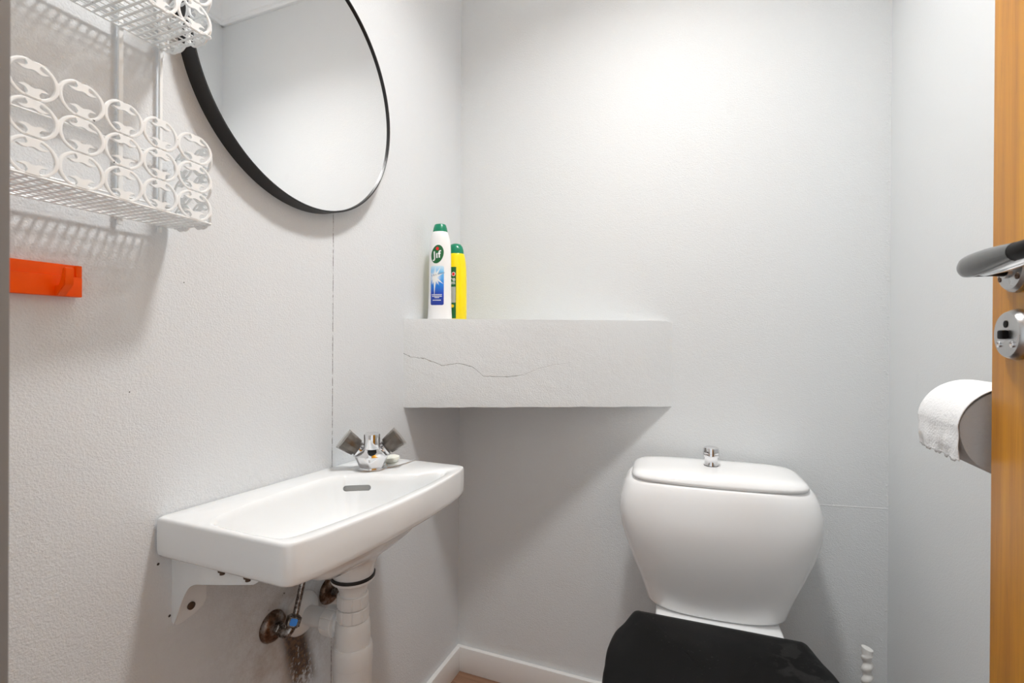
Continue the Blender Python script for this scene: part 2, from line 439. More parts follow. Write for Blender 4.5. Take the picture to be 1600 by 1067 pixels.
def make_basket(z0, zp, ys, xn, xf, pitch):
    """wire floor with scroll panels as sub-parts; ys: ring edges along the front, xn..xf: front line"""
    ya, yb = ys[0], ys[-1]
    def fx(y): return xn + (xf - xn) * (y - ya) / (yb - ya)
    bm = bmesh.new()
    ny = 30; step = (yb - ya) / ny
    for i in range(ny + 1):
        y = ya + i * step
        box(bm, (BX0, y - .0014, z0 - .0004), (fx(y) - .0005, y + .0014, z0 + .0006))
    nx = 9
    for i in range(nx + 1):
        q = i / nx
        tube(bm, [(BX0 + (fx(ya) - BX0) * q, ya, z0 + .0012), (BX0 + (fx(yb) - BX0) * q, yb, z0 + .0012)], .00095 if 0 < i < nx else .0014, 8)
    for y in (ya, yb): tube(bm, [(BX0, y, z0 + .0005), (fx(y), y, z0 + .0005)], .0014, 8)
    b = world(obj('basket', bm, M_WIRE, smooth=False), rack)
    bm = bmesh.new()
    D = Vector((xf - xn, yb - ya, 0)).normalized(); Nf = Vector((D.y, -D.x, 0))
    for r in range(3):
        for y_, y1_ in zip(ys, ys[1:]):
            ym = (y_ + y1_) / 2; R = .02
            ringpat(bm, Vector((fx(ym), ym, zp + (r + .5) * pitch)), D * ((y1_ - y_) / .04), Vector((0, 0, pitch / .04)), Nf, R)
    world(obj('scroll_front', bm, M_WIRE), b)
    for y in (yb, ya):
        bm = bmesh.new(); w = (fx(y) - BX0) / 2
        for r in range(3):
            for c_ in range(2):
                ringpat(bm, Vector((BX0 + (c_ + .5) * w, y, zp - (.006 if z0 < 1.2 else .003) + (r + .5) * pitch)), Vector((w / .04, 0, 0)), Vector((0, 0, pitch / .04)), Vector((0, 1, 0)), .02)
        world(obj('scroll_side', bm, M_WIRE), b)
    bm = bmesh.new()
    for dz in (.028, .095): tube(bm, [(BX0, ya, z0 + dz), (BX0, yb, z0 + dz)], .0013, 8)
    world(obj('back_wire', bm, M_WIRE), b)
    return b
make_basket(1.151, 1.1520, (.154, .195, .236, .277, .3185, .3595, .402, .450), -.577, -.6105, .0362)
make_basket(1.389, 1.386, (.150, .191, .232, .273, .314, .355, .396, .4385), -.597, -.597, .0366)
for y, hw in ((.384, .0026), (.4325, .0019), (.217, .0026), (.170, .0019)):
    bm = bmesh.new(); box(bm, (BX0 - .0050, y - hw, 1.143), (BX0 - .0012, y + hw, 1.56), .0008); [box(bm, (XL, y - hw, q), (BX0 - .003, y + hw, q + .006)) for q in (1.150, 1.552)]
    world(obj('upright', bm, M_WIRE), rack)

# ------------------------------------------------------------------ orange hook rail
hk = empty('coat_hook', (XL, .28, 1.047), 'orange plastic hook rail on the wall under the white rack', 'hook')
bm = bmesh.new()
box(bm, (XL, .205, 1.0475), (XL + .0092, .3425, 1.0842), .0012)
box(bm, (XL + .006, .205, 1.0475), (XL + .0118, .3425, 1.0705), .0010)
box(bm, (XL + .006, .3365, 1.0703), (XL + .0117, .3424, 1.0841), .0010)
world(obj('rail', bm, M_ORANGE), hk)
for yc in (.321, .233):
    prof = [(.006, 1.0478), (.006, 1.0598), (.0125, 1.0588), (.0160, 1.0580), (.0195, 1.0590), (.0220, 1.0620), (.0238, 1.0680), (.0258, 1.0772), (.0280, 1.0790), (.0302, 1.0780), (.0308, 1.0755), (.0300, 1.0605), (.0282, 1.0580), (.0150, 1.0478)]
    bm = bmesh.new(); prism(bm, [(XL + a, yc - .0045, b) for a, b in prof], (0, .009, 0))
    bmesh.ops.bevel(bm, geom=[e for e in bm.edges if abs((e.verts[0].co - e.verts[1].co).y) < 1e-6], offset=.0008, segments=2, affect='EDGES')
    world(obj('hook', bm, M_ORANGE), hk)

# ------------------------------------------------------------------ cleaning bottles
def bottle_shape(bm, prof, seg=56):
    loft(bm, [[Vector((rx * cos(2 * pi * i / seg), ry * sin(2 * pi * i / seg), z)) for i in range(seg)] for rx, ry, z in prof])
def interp(prof, z):
    for a, b in zip(prof, prof[1:]):
        if a[2] <= z <= b[2]:
            t = (z - a[2]) / max(b[2] - a[2], 1e-9); return a[0] + (b[0] - a[0]) * t, a[1] + (b[1] - a[1]) * t
    return prof[-1][0], prof[-1][1]
def wrap(prof, u, z, eps):
    rx, ry = interp(prof, z); t = max(-.98, min(.98, u / rx))
    return Vector((u, -ry * sqrt(1 - t * t) - eps, z))
def decal(name, outline, prof, eps, mat, par, grid=.0025, thick=.00025):
    """a print lying on the bottle: outline in (u, z), cut finely so that it follows the curve"""
    bm = bmesh.new()
    many = outline if isinstance(outline[0], list) else [outline]
    for k_, o_ in enumerate(many): bm.faces.new([bm.verts.new((u, 0, z)) for u, z in o_])
    us = [u for o_ in many for u, z in o_]; zs = [z for o_ in many for u, z in o_]
    for lo, hi, ax in ((min(us), max(us), 0), (min(zs), max(zs), 2)):
        k = lo + grid
        while k < hi:
            no = Vector((0, 0, 0)); no[ax] = 1; co = Vector((0, 0, 0)); co[ax] = k
            bmesh.ops.bisect_plane(bm, geom=bm.verts[:] + bm.edges[:] + bm.faces[:], plane_co=co, plane_no=no); k += grid
    for v in bm.verts: v.co = wrap(prof, v.co.x, v.co.z, eps)
    return obj(name, bm, mat, par)
def letters(name, text, size, u0, z0, prof, eps, mat, par, bold=0.0, shear=0.0, rot=0.0, align='LEFT', space=1.0):
    cu = bpy.data.curves.new(name, 'FONT'); cu.body = text; cu.size = size; cu.offset = bold; cu.shear = shear; cu.align_x = align; cu.space_character = space
    cu.resolution_u = 3; cu.fill_mode = 'FRONT'
    t = bpy.data.objects.new(name, cu); COL.objects.link(t); bpy.context.view_layer.update()
    me = bpy.data.meshes.new_from_object(t.evaluated_get(bpy.context.evaluated_depsgraph_get()))
    bpy.data.objects.remove(t); bpy.data.curves.remove(cu)
    bm = bmesh.new(); bm.from_mesh(me); bpy.data.meshes.remove(me)
    bmesh.ops.triangulate(bm, faces=bm.faces[:])
    bmesh.ops.subdivide_edges(bm, edges=[e for e in bm.edges if e.calc_length() > size * .12], cuts=2)
    cr, sr = cos(rot), sin(rot)
    for v in bm.verts:
        x, y = v.co.x, v.co.y
        v.co = wrap(prof, u0 + x * cr - y * sr, z0 + x * sr + y * cr, eps)
    return obj(name, bm, mat, par, smooth=False)
ZL = 1.0528
# white cleaner
W = [(.0300, .0200, 0), (.0315, .0215, .0015), (.0315, .0217, .004), (.0300, .0213, .03), (.0290, .0208, .08), (.0286, .0206, .14), (.0282, .0204, .165), (.0278, .0203, .180), (.0268, .0200, .195), (.0245, .0188, .209), (.0215, .0172, .219), (.0190, .0158, .2255), (.0182, .0152, .2262)]
bt = empty('cleaner_bottle', (-.6365, 1.096, ZL), 'tall white cream cleaner bottle with green cap standing on the plaster ledge', 'bottle', rz=radians(17))
bm = bmesh.new(); bottle_shape(bm, W); body = obj('body', bm, M_BODYW, bt)
bm = bmesh.new(); bottle_shape(bm, [(.0188, .0158, .2258), (.0190, .0160, .2272), (.0178, .0150, .2345), (.0150, .0130, .2435), (.0138, .0120, .2452), (.0120, .0104, .2458)], 40); obj('cap', bm, M_GCAP, bt)
UL = -.0030
lab = rrect(.0345, .100, .004, 4, UL, .086)
lb = decal('blue_label', lab, W, .0003, M_BLAB, bt)
cx, cz = UL - .0055, .107
lo, hi = UL - .0165, UL + .0165
rays = []
for a_, L in [(88, .028), (60, .030), (25, .026), (-38, .036), (-62, .024), (-92, .050), (-115, .020), (-150, .014), (170, .014), (135, .016)]:
    t = radians(a_); d_ = (cos(t), sin(t)); nn_ = (-d_[1], d_[0])
    L = min(L, (hi - cx) / d_[0] if d_[0] > .05 else (lo - cx) / d_[0] if d_[0] < -.05 else L, (.1345 - cz) / d_[1] if d_[1] > .05 else L)
    rays.append([(cx + nn_[0] * .0034, cz + nn_[1] * .0034), (cx - nn_[0] * .0034, cz - nn_[1] * .0034), (cx + d_[0] * L, cz + d_[1] * L)])
decal('starburst', rays, W, .0006, M_WPRINT, lb, .003)
letters('script_lettering', 'Ultra White', .0072, UL - .0155, .1085, W, .0008, M_GPRINT, lb, shear=.3, rot=radians(14))
for k, (wd, zz) in enumerate(((.028, .0615), (.026, .0575), (.012, .0540), (.022, .0475))):
    x = UL - wd / 2
    segs = []
    bmk = bmesh.new()
    while x < UL + wd / 2 - .001:
        l = random.uniform(.0012, .0026); x1 = min(x + l, UL + wd / 2)
        q = [bmk.verts.new(wrap(W, a, b, .0008)) for a, b in ((x, zz), (x1, zz), (x1, zz + .0021), (x, zz + .0021))]; bmk.faces.new(q); x = x1 + .0005
    obj('small_print', bmk, M_WPRINT, lb, smooth=False)
lx, lz, rot = -.0030, .1660, radians(-14)
def oval(a, b, n=40): return [(lx + a * cos(t) * cos(rot) - b * sin(t) * sin(rot), lz + a * cos(t) * sin(rot) + b * sin(t) * cos(rot)) for t in [2 * pi * i / n for i in range(n)]]
dc = decal('logo_oval', oval(.0160, .0240), W, .0003, M_GLAB, bt)
letters('lettering', 'J\u0131f', 0.0255, lx - .0098, lz - .0112, W, .0009, M_WPRINT, dc, bold=.0005, rot=radians(9), shear=.10, space=1.04)
decal('red_dot', [(lx + .0008 + .0040 * cos(2 * pi * i / 20), lz + .0140 + .0044 * sin(2 * pi * i / 20)) for i in range(20)], W, .0012, M_RED, dc)
# yellow cleaner
Yp = [(.0290, .0220, 0), (.0302, .0232, .002), (.0302, .0232, .060), (.0298, .0230, .110), (.0290, .0224, .135), (.0272, .0214, .155), (.0250, .0200, .168), (.0232, .0188, .176), (.0222, .0182, .1775)]
by = empty('cleaner_bottle', (-.6215, 1.1530, ZL), 'yellow cleaner bottle with domed green cap, half behind the white bottle', 'bottle', rz=radians(11))
bm = bmesh.new(); bottle_shape(bm, Yp); obj('body', bm, M_BODYY, by)
bm = bmesh.new(); bottle_shape(bm, [(.0212, .0178, .1772), (.0216, .0182, .180), (.0208, .0176, .188), (.0182, .0155, .197), (.0130, .0112, .2035), (.006, .005, .2055)], 40); obj('cap', bm, M_GCAP, by)
gl = decal('green_label', rrect(.030, .136, .001, 2, -.0068, .0725), Yp, .0003, M_GLAB, by)
decal('silver_field', rrect(.0285, .042, .001, 2, -.0072, .067), Yp, .0005, M_SILV, gl)
decal('lemon_picture', rrect(.020, .0080, .003, 4, -.0070, .037), Yp, .0007, M_YPRINT, gl)
letters('lettering', 're', .0165, .0062, .1030, Yp, .0007, M_WPRINT, gl, bold=.0002, align='RIGHT')
letters('lettering', 'm', .0140, .0058, .0945, Yp, .0007, M_WPRINT, gl, bold=.0001, align='RIGHT')
decal('emblem_ring', [(.001 + .0052 * cos(2 * pi * i / 24), .1215 + .0056 * sin(2 * pi * i / 24)) for i in range(24)], Yp, .0005, M_WPRINT, gl)
decal('emblem', [(.001 + .0038 * cos(2 * pi * i / 24), .1215 + .0042 * sin(2 * pi * i / 24)) for i in range(24)], Yp, .0007, M_RED, gl)

# ------------------------------------------------------------------ wash basin
SY, SL, SZ = .432, .460, .757              # near end, length, rim height at the near end
wb = empty('wash_basin', (XL, SY + SL / 2, .70), 'small white porcelain wash basin on two brackets on the wall', 'basin')
def tilt(p): return Vector((p.x, p.y, p.z - .035 * (p.y - SY)))
def outer_poly():
    pts = []
    def arc(cx, cy, r, a0, a1, n=8):
        for k in range(n + 1):
            a = radians(a0 + (a1 - a0) * k / n); pts.append((cx + r * cos(a), cy + r * sin(a)))
    def fx(y): return .240 + .019 * (1 - ((y - SL / 2) / (SL / 2)) ** 2)
    pts.append((.001, 0)) ; arc(fx(.02) - .021, .018, .018, -90, -8)
    for k in range(1, 24):
        y = .022 + (SL - .044) * k / 24; pts.append((fx(y), y))
    arc(fx(SL - .02) - .021, SL - .018, .018, 8, 90)
    pts.append((.001, SL))
    return pts
OUT = outer_poly()
INN = [(.090, .016), (.074, .036), (.064, .080), (.057, .148), (.053, .222), (.056, .268), (.066, .296), (.088, .312), (.116, .324), (.160, .340), (.192, .362), (.212, .392), (.226, .400), (.2335, .370), (.2385, .310), (.2395, .230), (.2365, .150), (.228, .070), (.2215, .028), (.214, .015), (.17, .0125)]
CEN = (.150, .230)
def polar(poly, n, smooth=0):
    """n points on a closed outline, one per direction from the centre"""
    out = []
    for i in range(n):
        a = 2 * pi * i / n; d = (cos(a), sin(a)); best = None
        for (x0, y0), (x1, y1) in zip(poly, poly[1:] + poly[:1]):
            x0 -= CEN[0]; x1 -= CEN[0]; y0 -= CEN[1]; y1 -= CEN[1]
            ex, ey = x1 - x0, y1 - y0; den = d[0] * ey - d[1] * ex
            if abs(den) < 1e-12: continue
            t = (x0 * ey - y0 * ex) / den; s = (x0 * d[1] - y0 * d[0]) / den
            if t > 0 and -1e-9 <= s <= 1 + 1e-9 and (best is None or t > best): best = t
        out.append(best)
    for _ in range(smooth):
        out = [(out[i - 1] + 2 * out[i] + out[(i + 1) % n]) / 4 for i in range(n)]
    return out
NA = 256
RO, RI = polar(OUT, NA), polar(INN, NA, 3)
ANG = [2 * pi * i / NA for i in range(NA)]
DR = (.119, .258)                          # drain, local
def ring(rad, z, off=0, k=1.0):
    r = []
    for a, d in zip(ANG, rad):
        d = d + off
        x, y = CEN[0] + d * cos(a), CEN[1] + d * sin(a)
        x, y = DR[0] + (x - DR[0]) * k, DR[1] + (y - DR[1]) * k
        r.append(tilt(Vector((XL + max(x, .0005), SY + y, SZ + z))))
    return r
RC = [.033] * NA
def circ(r, z):
    return [tilt(Vector((XL + DR[0] + r * cos(a), SY + DR[1] + r * sin(a), SZ + z))) for a in ANG]
bm = bmesh.new()
rings = [circ(.006, -.161), circ(.0355, -.161), circ(.0375, -.147), circ(.0425, -.133), ring(RI, -.119, 0, .45), ring(RI, -.104, 0, .58), ring(RI, -.086, 0, .70), ring(RI, -.066, 0, .80), ring(RI, -.052, 0, .88), ring(RI, -.046, 0, .97),
         ring(RO, -.050, -.010), ring(RO, -.0545, -.0075), ring(RO, -.0535, -.0035), ring(RO, -.050, -.0012), ring(RO, -.044, 0), ring(RO, -.025, .0004), ring(RO, -.0050, 0), ring(RO, -.0024, -.0006), ring(RO, -.0009, -.0018), ring(RO, -.0002, -.0034), ring(RO, 0, -.0050),
         ring(RI, -.0001, .0060), ring(RI, -.0010, .0030), ring(RI, -.0030, -.0000), ring(RI, -.0065, -.0030), ring(RI, -.0115, -.0050), ring(RI, -.018, -.005, .975), ring(RI, -.030, -.005, .935), ring(RI, -.045, -.005, .88), ring(RI, -.060, -.005, .78), ring(RI, -.071, -.005, .65), ring(RI, -.080, -.005, .48), ring(RI, -.088, -.005, .29), circ(.026, -.092), circ(.018, -.095), circ(.004, -.096)]
for k in range(len(rings)): pass
loft(bm, rings)
bas = obj('bowl', bm, M_PORC, angle=60)
# overflow: a slot cut into the inside wall under the tap
bpy.context.view_layer.update()
org = Vector((XL + .150, SY + .200, .7215)); dv = Vector((-.50, .86, 0)).normalized()
hit, loc, nor, _ = bas.ray_cast(org, dv)
OVP = loc if hit else Vector((-.575, .747, .722)); sx = Vector((dv.y, -dv.x, 0)); 
slot = rrect(.0500, .0105, .0052, 8)
if hit: nh = Vector((nor.x, nor.y, nor.z)).normalized()
else: nh = -dv
if nh.dot(dv) > 0: nh = -nh
upv = (Vector((0, 0, 1)) - nh * nh.z).normalized()
bmc = bmesh.new(); prism(bmc, [OVP + sx * a + upv * b + nh * .02 for a, b in slot], -nh * .034)
cut = obj('slot_cutter', bmc, M_HOLE, smooth=False)
md = bas.modifiers.new('slot', 'BOOLEAN'); md.operation = 'DIFFERENCE'; md.object = cut; md.solver = 'EXACT'
bpy.context.view_layer.update()
me2 = bpy.data.meshes.new_from_object(bas.evaluated_get(bpy.context.evaluated_depsgraph_get()))
bas.modifiers.clear(); bas.data = me2; bpy.data.objects.remove(cut)
me2.polygons.foreach_set('use_smooth', [True] * len(me2.polygons)); me2.set_sharp_from_angle(angle=radians(50))
world(bas, wb)
bm = bmesh.new(); prism(bm, [OVP + sx * a * .99 + upv * b * .96 - nh * .0042 for a, b in slot], -nh * .002)  # grey plate in the cut, in place of the dark inside
o = world(obj('slot_shade_plate', bm, M_HOLE, smooth=False), wb); o['label'] = 'overflow slot in the bowl, its inner shade a grey plate'
# drain ring inside the bowl
bm = bmesh.new(); lathe(bm, [(.0, -.0955), (.010, -.0955), (.013, -.0925), (.020, -.0925), (.0235, -.0945), (.0235, -.098)], org=tilt(Vector((XL + DR[0], SY + DR[1], SZ))), seg=40, cap0=False, cap1=False)
world(obj('drain_ring', bm, M_CHROME), wb)
# brackets
for yb, sgn in ((.455, 1), (.845, -1)):
    zt = tilt(Vector((0, yb, SZ - .054))).z - .0008
    arc = smoothpath([(-.689, .5985, 0), (-.681, .6130, 0), (-.672, .6335, 0), (-.661, .6520, 0), (-.648, .6620, 0), (-.630, .6660, 0), (-.600, .6715, 0)], 5)
    g = [(-.692, zt), (-.692, .603)] + [(p.x, p.y) for p in arc] + [(-.566, .6780), (-.536, .6840), (-.528, .689), (-.528, zt)]
    bm = bmesh.new()
    prism(bm, [(x, yb, z) for x, z in g], (0, sgn * .002, 0))
    fl = [(.0008, zt), (.0008, .602), (.004, .5955), (.009, .5945), (.030, .598), (.044, .604), (.049, .612), (.049, zt)]
    prism(bm, [(XL + .0004, yb + sgn * a, z) for a, z in fl], (.002, 0, 0))
    box(bm, (XL, min(yb, yb + sgn * .03), zt - .002), (-.528, max(yb, yb + sgn * .03), zt), 0)
    br = world(obj('bracket', bm, M_PORC, smooth=False), wb)
    bm = bmesh.new(); lathe(bm, [(.0055, 0), (.0055, .0022), (.004, .0034), (.0012, .0034)], org=(XL + .0022, yb + sgn * .0255, .6125), axis=(1, 0, 0), seg=20)
    world(obj('screw', bm, M_BOLT), br)
    for bx in (-.582, -.536):
        bm = bmesh.new(); lathe(bm, [(.0032, -.013), (.0034, 0)], org=(bx, yb - sgn * .008, zt + .004), seg=12); lathe(bm, [(.006, -.0065), (.006, -.0025)], org=(bx, yb - sgn * .008, zt + .002), seg=6)
        world(obj('bolt', bm, M_BOLT, angle=30), br)

# ------------------------------------------------------------------ mixer tap on the far corner of the basin
TB = Vector((-.6085, .7865, 0)); TB.z = tilt(Vector((TB.x, TB.y, SZ))).z + .0010
tap = empty('mixer_tap', TB, 'chrome two-handle mixer tap with smoky knobs on the basin', 'tap', rz=radians(37.7))
bm = bmesh.new()
def oct_(t, z): return 1 - .055 * (abs(sin(3 * t + .5)))
lathe(bm, [(.0240, 0), (.0250, .0010), (.0250, .0028), (.0242, .0045), (.0285, .014), (.0330, .0225), (.0345, .0275), (.0310, .0345), (.021, .0420), (.0125, .0460)], seg=48, mod=oct_)
for s in (1, -1):
    lathe(bm, [(.0135, .004), (.0150, .016), (.0160, .0265), (.0165, .0285), (.0165, .0325), (.0140, .0340), (.009, .0355)], org=(0, 0, .020), axis=(s * .80, 0, .60), seg=32, mod=lambda t, z: 1 - .02 * abs(sin(3 * t)))
obj('body', bm, M_CHROME, tap, angle=28)
bm = bmesh.new()
tube(bm, smoothpath([(0, .010, .034), (0, .010, .044), (0, .004, .054), (0, -.010, .0600), (0, -.026, .0605)], 6), [.0125] * 8 + [.0118] * 8 + [.011] * 9, 20)
lathe(bm, [(.0120, 0), (.0138, .0008), (.0145, .0030), (.0150, .027), (.0146, .0290), (.0130, .0302), (.004, .0308)], org=(0, -.0285, .0445), seg=36)
obj('spout', bm, M_CHROME, tap, angle=35)
bm = bmesh.new(); lathe(bm, [(.0122, 0), (.0122, .003)], org=(0, -.0285, .0440), seg=24); sp = obj('aerator', bm, M_BLK, tap)
for s in (1, -1):
    ax = (s * .79, 0, .61)
    bm = bmesh.new()
    lathe(bm, [(.0130, .034), (.0158, .0365), (.0178, .048), (.0196, .062), (.0180, .0645), (.010, .0655)], org=(0, 0, .020), axis=ax, seg=60, mod=lambda t, z: 1 - .05 * (abs(sin(6 * t)) ** .7))
    hd = obj('handle', bm, M_SMOKE, tap, angle=50); hd['label'] = 'smoky brown ribbed tap knob'
    bm = bmesh.new()
    lathe(bm, [(.0150, .0358), (.0172, .0370), (.0192, .050), (.0212, .0665), (.0216, .0690), (.0205, .0690), (.0200, .0665), (.0182, .050)], org=(0, 0, .020), axis=ax, seg=60, cap0=False, cap1=False, mod=lambda t, z: 1 - .03 * (abs(sin(3 * t)) ** .6))
    obj('clear_shell', bm, M_CLEAR, hd, angle=50)
# bead chain of the plug
ch = []
f = Vector((.61, -.79, 0)); r_ = Vector((.79, .61, 0))
for k in range(26):
    a = radians(200 + 150 * k / 25); ch.append(TB + r_ * (.0258 * cos(a)) - f * (.0258 * sin(a)))
end = Vector((-.575, .8895, 0)); p0 = ch[-1]
for k in range(1, 34):
    t = k / 33; p = p0.lerp(end, t); p = p + Vector((.006, -.006, 0)) * sin(pi * t); ch.append(p)
bm = bmesh.new()
for p in ch:
    z = tilt(Vector((p.x, p.y, SZ))).z + .0013
    bmesh.ops.create_icosphere(bm, subdivisions=1, radius=.00135, matrix=Matrix.Translation((p.x, p.y, z)))
rc = ch[24]; cz_ = tilt(Vector((rc.x, rc.y, SZ))).z
tube(bm, [Vector((rc.x, rc.y, cz_ + .0056)) + r_ * (.0045 * cos(2 * pi * i / 16)) + Vector((0, 0, .0045 * sin(2 * pi * i / 16))) + f * .0012 for i in range(16)], .0007, 6, closed=True)
tag(obj('plug_chain', bm, M_CHROME), 'metal bead chain lying around the foot of the tap', 'chain')
# sliver of soap
bm = bmesh.new()
sc_ = Vector((-.6085, .8520, 0)); sz_ = tilt(Vector((sc_.x, sc_.y, SZ))).z
loft(bm, [[Vector((sc_.x + a * k * cos(2 * pi * i / 28), sc_.y + b * k * sin(2 * pi * i / 28), sz_ + z)) for i in range(28)] for a, b, k, z in [(.013, .019, .35, .0003), (.013, .019, .75, .0010), (.0145, .021, 1, .007), (.0145, .021, .93, .0115), (.013, .019, .6, .0145), (.013, .019, .2, .0155)]])
tag(obj('soap', bm, M_SOAP), 'small pale sliver of soap behind the tap', 'soap')

# ------------------------------------------------------------------ bottle trap
TX, TY = XL + DR[0], SY + DR[1]
trap = empty('bottle_trap', (TX, TY, .29), 'white plastic bottle trap hanging under the wash basin', 'drain trap')
def at(name, prof, mat, par, seg=48, mod=None, ang=35, zoff=0):
    bm = bmesh.new(); lathe(bm, prof, org=(TX, TY, zoff), seg=seg, mod=mod); return world(obj(name, bm, mat, angle=ang), par)
zt = tilt(Vector((TX, TY, SZ - .161))).z
g = at('gasket', [(.0340, zt - .0040), (.0378, zt - .0040), (.0382, zt + .0010), (.0358, zt + .0014)], M_BLK, trap); g['label'] = 'black rubber gasket'
at('drain_cup', [(.020, zt - .034), (.0228, zt - .0335), (.0240, zt - .025), (.0275, zt - .017), (.0335, zt - .011), (.0368, zt - .0085), (.0372, zt - .0040), (.030, zt - .0039)], M_PLAS, trap)
rib = lambda t, z: 1 - .035 * (1 if (t * 10 / (2 * pi)) % 1 < .10 else 0)
at('union_nut', [(.022, .5315), (.0262, .5325), (.0268, .534), (.0268, .5520), (.0258, .5535), (.022, .554)], M_PLAS, trap, 100, rib, 25)
at('union_nut', [(.022, .5085), (.0268, .5090), (.0276, .5105), (.0276, .5290), (.0266, .5308), (.022, .5314)], M_PLAS, trap, 100, rib, 25)
at('trap_body', [(.024, .4575), (.0305, .4580), (.0302, .488), (.0298, .497), (.0285, .5045), (.0262, .5080), (.022, .5084)], M_PLAS, trap)
at('trap_cup', [(.020, .292), (.026, .294), (.0295, .302), (.0312, .330), (.0330, .430), (.0336, .4320), (.0342, .434), (.0342, .4560), (.0334, .4620), (.0316, .4655), (.029, .4660)], M_PLAS, trap)
bm = bmesh.new()
lathe(bm, [(.0172, .0), (.0172, .085)], org=(TX - .02, TY, .4945), axis=(-1, 0, -.03), seg=40)
out = world(obj('outlet_pipe', bm, M_PLAS), trap)
bm = bmesh.new(); lathe(bm, [(.0205, .030), (.0245, .031), (.0252, .0325), (.0252, .0540), (.0245, .0555), (.019, .056)], org=(TX, TY, .4945), axis=(-1, 0, -.02), seg=100, mod=rib)
world(obj('collar_nut', bm, M_PLAS, angle=25), trap)
bm = bmesh.new(); lathe(bm, [(.0388, 0), (.0388, .003), (.0370, .0065), (.031, .012), (.025, .0155), (.0195, .017), (.0173, .0185)], org=(XL, TY, .492), axis=(1, 0, 0), seg=56)
world(obj('wall_flange', bm, M_PLAS), trap)

# ------------------------------------------------------------------ water pipes
def supply(name, y, zc0, path, label, nut=None, blue=False):
    s = empty(name, (XL, y, zc0), label, 'pipe', group=None)
    bm = bmesh.new(); lathe(bm, [(.0262, 0), (.0265, .0015), (.0260, .004), (.0235, .0080), (.0190, .0110), (.013, .0128), (.0095, .0135)], org=(XL, y, zc0), axis=(1, 0, 0), seg=48)
    world(obj('rosette', bm, M_RUST), s)
    pts = smoothpath(path, 8); k = max(2, int(len(pts) * .45))
    bm = bmesh.new(); lathe(bm, [(.0085, .008), (.0105, .010), (.0105, .020), (.0085, .022)], org=(XL, y, zc0), axis=(1, 0, 0), seg=6)
    tube(bm, pts[:k + 1], .0078, 16); world(obj('elbow', bm, M_PIPE), s)
    bm = bmesh.new(); tube(bm, pts[k - 1:], .0050, 16); world(obj('riser', bm, M_PIPE), s)
    if nut:
        p = pts[k]; d = (pts[min(k + 2, len(pts) - 1)] - p).normalized()
        bm = bmesh.new(); lathe(bm, [(.009, -.010), (.0105, -.008), (.0122, -.0075), (.0122, .0065), (.0105, .0075), (.007, .010)], org=p, axis=d, seg=6)
        nt_ = world(obj('compression_nut', bm, M_PIPE, angle=20), s)
        if blue:
            u = Vector((.66, -.75, 0)); u = (u - d * u.dot(d)).normalized(); w = d.cross(u)
            bm = bmesh.new(); prism(bm, [p + u * .0100 + w * a + d * b for a, b in rrect(.0115, .011, .0025, 3)], u * .0026)
            t = world(obj('blue_marker', bm, M_BLUE, angle=30), nt_); t['label'] = 'blue cold water marker'
    return s
supply('supply_pipe', .625, .503, [(XL + .010, .625, .502), (XL + .030, .622, .499), (XL + .038, .6265, .503), (XL + .040, .6365, .522), (XL + .041, .645, .550), (XL + .042, .656, .590), (XL + .043, .668, .632)], 'rusty cold water pipe with blue marker under the basin', True, True)
supply('supply_pipe', .762, .500, [(XL + .010, .762, .500), (XL + .028, .759, .499), (XL + .040, .752, .502), (XL + .044, .744, .520), (XL + .046, .737, .550), (XL + .047, .735, .580), (XL + .047, .733, .625)], 'rusty pipe stub with dark rosette behind the white bottle trap', True)

# ------------------------------------------------------------------ toilet
TCX = .017
toi = empty('toilet', (TCX, YB - .030, 0), 'white close-coupled toilet with black lid against the back wall', 'toilet', rz=radians(4.1))
def dplan(a, d, z, rc=.05, bulge=.012, n=96, back=0.0, e=3.8):
    """rounded plan: half width a, front at -d, back at 0"""
    pts = []
    for i in range(n):
        t = 2 * pi * i / n; c_, s_ = cos(t), sin(t)
        x = a * (abs(c_) ** (2 / e)) * (1 if c_ >= 0 else -1)
        y = (abs(s_) ** (2 / e)) * (1 if s_ >= 0 else -1)
        yy = -d / 2 + y * d / 2
        if y < 0: yy -= bulge * (1 - (x / a) ** 2) * abs(y)
        pts.append(Vector((x, yy, z)))
    return pts
CPR = [(.060, .080, .4006), (.128, .150, .4000), (.1385, .1595, .4008), (.1430, .1625, .4035), (.1455, .1642, .4085), (.1495, .1675, .425), (.1610, .1765, .460), (.1760, .1855, .500), (.1905, .1925, .540), (.2015, .1960, .575), (.2065, .1970, .603), (.2075, .1960, .622), (.2055, .1938, .645), (.1995, .1900, .667), (.1925, .1860, .683), (.1868, .1828, .6895), (.1845, .1812, .6912), (.175, .172, .6920), (.1, .1, .6922)]
bm = bmesh.new(); loft(bm, [dplan(a, d, z + .009 * (1 - (z - .40) / .292)) for a, d, z in CPR]); obj('cistern', bm, M_CIST, toi, angle=60)
LPR = [(.1, .1, .6926), (.172, .1720, .6926), (.1780, .1775, .6938), (.1798, .1795, .6970), (.1785, .1780, .7020), (.1745, .1735, .7065), (.164, .1640, .7110), (.135, .1400, .7145), (.085, .095, .7162), (.03, .04, .7166)]
def lplan(a, d, z):
    return [Vector((p.x, p.y - (.1795 - d) / 2 * 0 - (.0005 if d > .17 else (.178 - d) / 2), p.z)) for p in dplan(a, d, z, e=5.5)]
bm = bmesh.new(); loft(bm, [lplan(a, d, z) for a, d, z in LPR]); obj('cistern_lid', bm, M_CIST, toi, angle=60)
